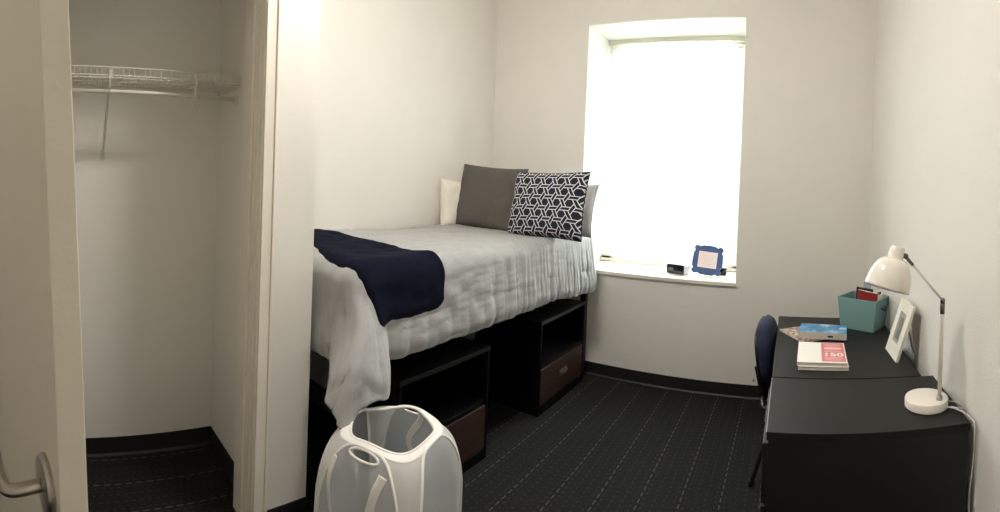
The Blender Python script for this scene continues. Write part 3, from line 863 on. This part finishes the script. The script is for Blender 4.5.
inbin('folder', (.010, .09, .20), (.100, .02, .012), (0, math.radians(2), 0), M['paper'], 'white folder standing at the right side in the bin', 'folder')
inbin('folder', (.010, .045, .21), (.082, .035, .012), (0, math.radians(2), 0), M['chairplastic'], 'black folder standing inside the teal bin', 'folder')

# ---------------------------------------------------------------- white photo frame on the desk
pf = thing('photo_frame', 'ivory rectangular photo frame leaning on its stand beside the teal bin', 'photo frame', (.549, 2.407, .768), 0)
fw_, fh_ = .22, .285
sub_ = bpy.data.objects.new('frame_face', None)
RM = Matrix.Rotation(math.radians(-88), 4, 'Z') @ Matrix.Rotation(math.radians(-17), 4, 'X')
def fbox(bm, *a):
    vs = box(bm, *a)
    for v_ in vs: v_.co = RM @ v_.co
bm = bmesh.new(); bw_ = .058
fbox(bm, -fw_/2, -fw_/2+bw_, -.008, .008, 0, fh_); fbox(bm, fw_/2-bw_, fw_/2, -.008, .008, 0, fh_)
fbox(bm, -fw_/2+bw_, fw_/2-bw_, -.008, .008, 0, bw_+.012); fbox(bm, -fw_/2+bw_, fw_/2-bw_, -.008, .008, fh_-bw_, fh_)
obj('frame', bm, M['framewhite'], pf, bevel=.002)
bm = bmesh.new(); fbox(bm, -fw_/2+bw_-.004, fw_/2-bw_+.004, -.002, .001, bw_, fh_-bw_+.004); obj('photo', bm, M['framegrey'], pf)
bm = bmesh.new(); fbox(bm, -.03, .02, -.0035, -.002, .09, .2); obj('photo_figure', bm, M['framebrown'], pf)
bm = bmesh.new(); fbox(bm, -fw_/2+.006, fw_/2-.006, .004, .009, .006, fh_-.006); obj('backing', bm, M['framegrey'], pf)
bm = bmesh.new()
a = RM @ V((0, .011, fh_*.72)); bdir = (RM @ V((0, 1, 0))); bdir.z = 0; bdir.normalize()
f0 = a + bdir*.05; f0.z = .003; sd = (RM @ V((1, 0, 0)))
for k in (0,):
    vs = [a-sd*.014, a+sd*.014, f0+sd*.022, f0-sd*.022]; vv = [bm.verts.new(q) for q in vs]; vw = [bm.verts.new(q+bdir*.004) for q in vs]
    bm.faces.new(vv); bm.faces.new(vw[::-1])
    for i in range(4): bm.faces.new((vv[i], vv[(i+1) % 4], vw[(i+1) % 4], vw[i]))
obj('easel_leg', bm, M['framewhite'], pf)

# ---------------------------------------------------------------- books on the desk
def book(name, w, h, t, cover, loc, rz, label, pages=None):
    b_ = thing(name, label, 'book', loc, rz)
    obj('cover', B(-w/2, w/2, -h/2, h/2, t-.0015, t), cover, b_)
    obj('back_cover', B(-w/2, w/2, -h/2, h/2, 0, .0015), pages or M['paper'], b_)
    obj('page_block', B(-w/2+.001, w/2-.002, -h/2+.002, h/2-.002, .0015, t-.0015), M['pages'], b_)
    return b_
zt_ = .7655
b2 = book('workbook', .240, .30, .016, M['paper'], (.187, 2.372, zt_), math.radians(-1), 'white workbook lying flat under the red and white workbook')
b1 = book('workbook', .240, .30, .017, M['paper'], (.184, 2.378, zt_+.0165), math.radians(-2.5), 'white workbook with a pink cover panel reading 150, top of the pair')
w, h, t = .24, .30, .0172
obj('cover_panel', B(-.002, w/2-.006, -.132, .143, t-.0005, t+.0003), M['pink'], b1)
obj('title_bar', B(.014, w/2-.02, .045, .068, t+.0003, t+.0007), M['pinklight'], b1)
def text(s, size, x, y, z, parent, m, name='lettering', sx=1., ext=.0002):
    cu = bpy.data.curves.new('t', 'FONT'); cu.body = s; cu.size = size; cu.align_x = 'CENTER'; cu.extrude = ext; cu.offset = size*.022
    to = bpy.data.objects.new('t', cu); C.objects.link(to); bpy.context.view_layer.update()
    me = bpy.data.meshes.new_from_object(to.evaluated_get(bpy.context.evaluated_depsgraph_get()))
    bpy.data.objects.remove(to); o = bpy.data.objects.new(name, me); C.objects.link(o); me.materials.clear(); me.materials.append(m)
    o.parent = parent; o.location = (x, y, z); o.scale = (sx, 1, 1); return o
text('150', .068, .056, -.058, t+.0006, b1, M['paper'], sx=.98)
for ya_, wd in ((.118, .075), (.100, .085), (.084, .06), (.02, .08), (.005, .085), (-.078, .088), (-.096, .088), (-.112, .07)):
    obj('print_line', B(.056-wd/2, .056+wd/2, ya_, ya_+.0035, t+.0003, t+.0006), M['pinklight'], b1)
bb = book('magazine', .20, .26, .008, M['browncover'], (.112, 2.775, zt_), math.radians(32), 'brown magazine fanned out beneath the blue book')
bl_ = book('book', .272, .175, .036, M['bluecover'], (.205, 2.665, zt_+.034), math.radians(-7), 'thick paperback with a blue picture cover lying on the desk')
bl_.location = (.217, 2.752, zt_+.0085)
obj('spine_mark', B(.03, .06, -.0895, -.0885, .012, .022), M['darkblue'], bl_)
obj('spine', B(-.137, .137, -.0885, -.086, .0, .036), M['pages'], bl_)

# ---------------------------------------------------------------- on the window sill
zs_ = WZ0+.008
ck = thing('alarm_clock', 'small silver alarm clock with a black face on the window sill', 'clock', (-.905, 3.80, zs_), math.radians(-16))
bm = bmesh.new(); n = 24; w, h, dp = .172, .088, .09
def rr(w, h, r, k=6):
    pts = []
    for cx, cy, a0 in ((w/2-r, h/2-r, 0), (-w/2+r, h/2-r, 90), (-w/2+r, -h/2+r, 180), (w/2-r, -h/2+r, 270)):
        for i in range(k+1):
            t = math.radians(a0+90*i/k); pts.append((cx+r*math.cos(t), cy+r*math.sin(t)))
    return pts
def yprism(bm, pts, y0, y1, zc):
    a = [bm.verts.new((x, y0, z+zc)) for x, z in pts]; b = [bm.verts.new((x, y1, z+zc)) for x, z in pts]
    k = len(pts); bm.faces.new(a); bm.faces.new(b[::-1])
    for i in range(k): bm.faces.new((a[i], a[(i+1) % k], b[(i+1) % k], b[i]))
yprism(bm, rr(w, h, .018), -dp/2, dp/2, h/2); obj('body', bm, M['clockwhite'], ck, bevel=.003)
bm = bmesh.new(); yprism(bm, rr(w-.012, h-.014, .015), -dp/2-.003, -dp/2+.004, h/2); obj('face', bm, M['clockblack'], ck)
bm = bmesh.new()
for k, xx in enumerate((-.075, -.058, -.037, -.020)):
    for seg in ('a', 'b', 'c', 'd', 'e', 'f', 'g'):
        pass
def seg7(bm, ch_, x0, z0, w_, h_, y):
    S = {'1': 'bc', '2': 'abged', '0': 'abcdef', '7': 'abc'}[ch_]; t_ = .0022
    R_ = {'a': (0, w_, h_-t_, h_), 'd': (0, w_, 0, t_), 'g': (0, w_, h_/2-t_/2, h_/2+t_/2), 'b': (w_-t_, w_, h_/2, h_), 'c': (w_-t_, w_, 0, h_/2), 'f': (0, t_, h_/2, h_), 'e': (0, t_, 0, h_/2)}
    for s in S: a = R_[s]; box(bm, x0+a[0], x0+a[1], y-.0006, y, z0+a[2], z0+a[3])
bm.free(); bm = bmesh.new(); box(bm, -.068, -.018, -dp/2-.0036, -dp/2-.003, .024, .056); obj('display', bm, M['clockdigit'], ck)
bm = bmesh.new(); box(bm, -.05, .05, -.012, .012, h-.001, h+.004); obj('snooze_bar', bm, M['clockwhite'], ck, bevel=.002)

bf = thing('picture_frame', 'blue scalloped frame with a pale pink print on the window sill', 'picture frame', (-.662, 3.80, zs_+.002), math.radians(6))
FW, FH = .255, .245
def scallop(k=1.):
    # bracket-shaped outline: bumps and cusps, per side
    pts = []; a, b = FW/2*k, FH/2*k
    side = []
    def edge(n=26):
        out = []
        for i in range(n):
            t = i/n*2-1    # -1..1
            m_ = abs(t)
            # corner lobe, notch, wavy ogee rising to small centre point
            d_ = 0
            if m_ > .80: d_ = -.0 - .55*((m_-.80)/.20)**2*.16
            d_ += -.085*math.exp(-((m_-.64)/.11)**2) + .02*math.exp(-((m_-.30)/.2)**2) + .045*math.exp(-((m_)/.07)**2) - .03
            out.append((t, d_))
        return out
    E4 = edge()
    for s in range(4):
        for t, d_ in E4:
            if s == 0: x, z = t*.9, 1+d_
            elif s == 1: x, z = 1+d_, -t*.9
            elif s == 2: x, z = -t*.9, -1-d_
            else: x, z = -1-d_, t*.9
            pts.append((x*a, z*b))
    return pts
TR = Matrix.Rotation(math.radians(-13), 4, 'X') @ Matrix.Translation((0, 0, .125)) @ Matrix.Rotation(math.radians(5), 4, 'Y') @ Matrix.Translation((0, 0, -.120))
bm = bmesh.new(); yprism(bm, scallop(), -.007, .007, FH/2+.0)
for v_ in bm.verts: v_.co = TR @ v_.co
obj('frame', bm, M['frameblue'], bf, bevel=.0025)
bm = bmesh.new(); box(bm, -.078, .078, -.0088, -.007, FH/2-.063, FH/2+.068)
for v_ in bm.verts: v_.co = TR @ v_.co
pn = obj('print', bm, M['printpaper'], bf)
bm = bmesh.new()
for k in range(5):
    x_ = -.05+.01*(k % 2)
    while x_ < .05:
        l_ = random.uniform(.008, .022); box(bm, x_, x_+l_, -.0092, -.0087, FH/2-.034+k*.018, FH/2-.031+k*.018); x_ += l_+.006
for v_ in bm.verts: v_.co = TR @ v_.co
obj('faint_lettering', bm, M['printink'], pn)
bm = bmesh.new(); a = TR @ V((0, .008, .15)); 
vs = [V((-.02, a.y, a.z)), V((.02, a.y, a.z)), V((.03, a.y+.075, .0)), V((-.03, a.y+.075, .0))]
v1 = [bm.verts.new(q) for q in vs]; v2 = [bm.verts.new(q+V((0, .004, 0))) for q in vs]
bm.faces.new(v1); bm.faces.new(v2[::-1])
for i in range(4): bm.faces.new((v1[i], v1[(i+1) % 4], v2[(i+1) % 4], v2[i]))
obj('easel_leg', bm, M['clockblack'], bf)
bx_ = obj('small_box', B(-.03, .03, -.025, .025, 0, .062), M['clockblack'], None, bevel=.006); bx_.location = (-.545, 3.90, zs_)
tag(bx_, 'small black object on the sill half hidden behind the blue frame', 'box')

# ---------------------------------------------------------------- lights
cl = thing('ceiling_light', 'round white ceiling light above the entry', 'ceiling light', (-1.12, 1.36, ZC))
bm = bmesh.new(); lathe(bm, [(.17, 0), (.175, -.02), (.16, -.03)], 40, cap=True); obj('base_plate', bm, M['steel'], cl, smooth=True)
bm = bmesh.new(); lathe(bm, [(.16, -.03), (.15, -.06), (.11, -.09), (.05, -.105), (.001, -.108)], 40, cap=False); obj('diffuser', bm, M['diffuser'], cl, smooth=True)
del cl['label']; cl['label'] = 'round white dome ceiling light overhead between bed and desk'

w = bpy.data.worlds.new('sky'); bpy.context.scene.world = w; w.use_nodes = True
bg = w.node_tree.nodes['Background']; bg.inputs[0].default_value = (.90, .97, 1.0, 1); bg.inputs[1].default_value = 7.0
pl = bpy.data.lights.new('window_portal', 'AREA'); pl.shape = 'RECTANGLE'; pl.size = WX1-WX0; pl.size_y = WZ1-WZ0
pl.cycles.is_portal = True
po = bpy.data.objects.new('window_portal', pl); C.objects.link(po); po.location = ((WX0+WX1)/2, YW+.075, (WZ0+WZ1)/2); po.rotation_euler = (-PI/2, 0, 0)

# ---------------------------------------------------------------- camera: sweep panorama = central cylinder
F, U0, V0, PIT, ROL, H = 471.362, 791.612, 185.765, -.0133, .0398, 1.6
cam = bpy.data.cameras.new('camera'); co = bpy.data.objects.new('camera', cam); C.objects.link(co)
cam.type = 'PANO'; cam.panorama_type = 'CENTRAL_CYLINDRICAL'
cam.central_cylindrical_range_u_min = -500/F; cam.central_cylindrical_range_u_max = 500/F
cam.central_cylindrical_range_v_min = (V0-512)/F; cam.central_cylindrical_range_v_max = V0/F
cam.clip_start = .02
a = (500-U0)/F
A1 = Matrix(((math.cos(a), -math.sin(a), 0), (math.sin(a), math.cos(a), 0), (0, 0, 1)))
A2 = Matrix(((1, 0, 0), (0, math.cos(PIT), math.sin(PIT)), (0, -math.sin(PIT), math.cos(PIT))))
A3 = Matrix(((math.cos(ROL), 0, math.sin(ROL)), (0, 1, 0), (-math.sin(ROL), 0, math.cos(ROL))))
W2C = A3 @ A2 @ A1            # world -> (right, forward, up)
S = Matrix(((1, 0, 0), (0, 0, 1), (0, -1, 0)))   # (right, fwd, up) -> (x, up, -fwd)
R = (S @ W2C).transposed()
co.matrix_world = Matrix.Translation((0, 0, H)) @ R.to_4x4()
sc = bpy.context.scene; sc.camera = co
sc.view_settings.view_transform = 'Standard'; sc.view_settings.look = 'None'
sc.view_settings.gamma = 1; sc.view_settings.use_curve_mapping = False
sc.view_settings.exposure = 1.12
sc.cycles.max_bounces = 14; sc.cycles.diffuse_bounces = 8; sc.cycles.transparent_max_bounces = 24; sc.cycles.transmission_bounces = 8
sc.cycles.use_denoising = True
sc.cycles.sample_clamp_indirect = 12
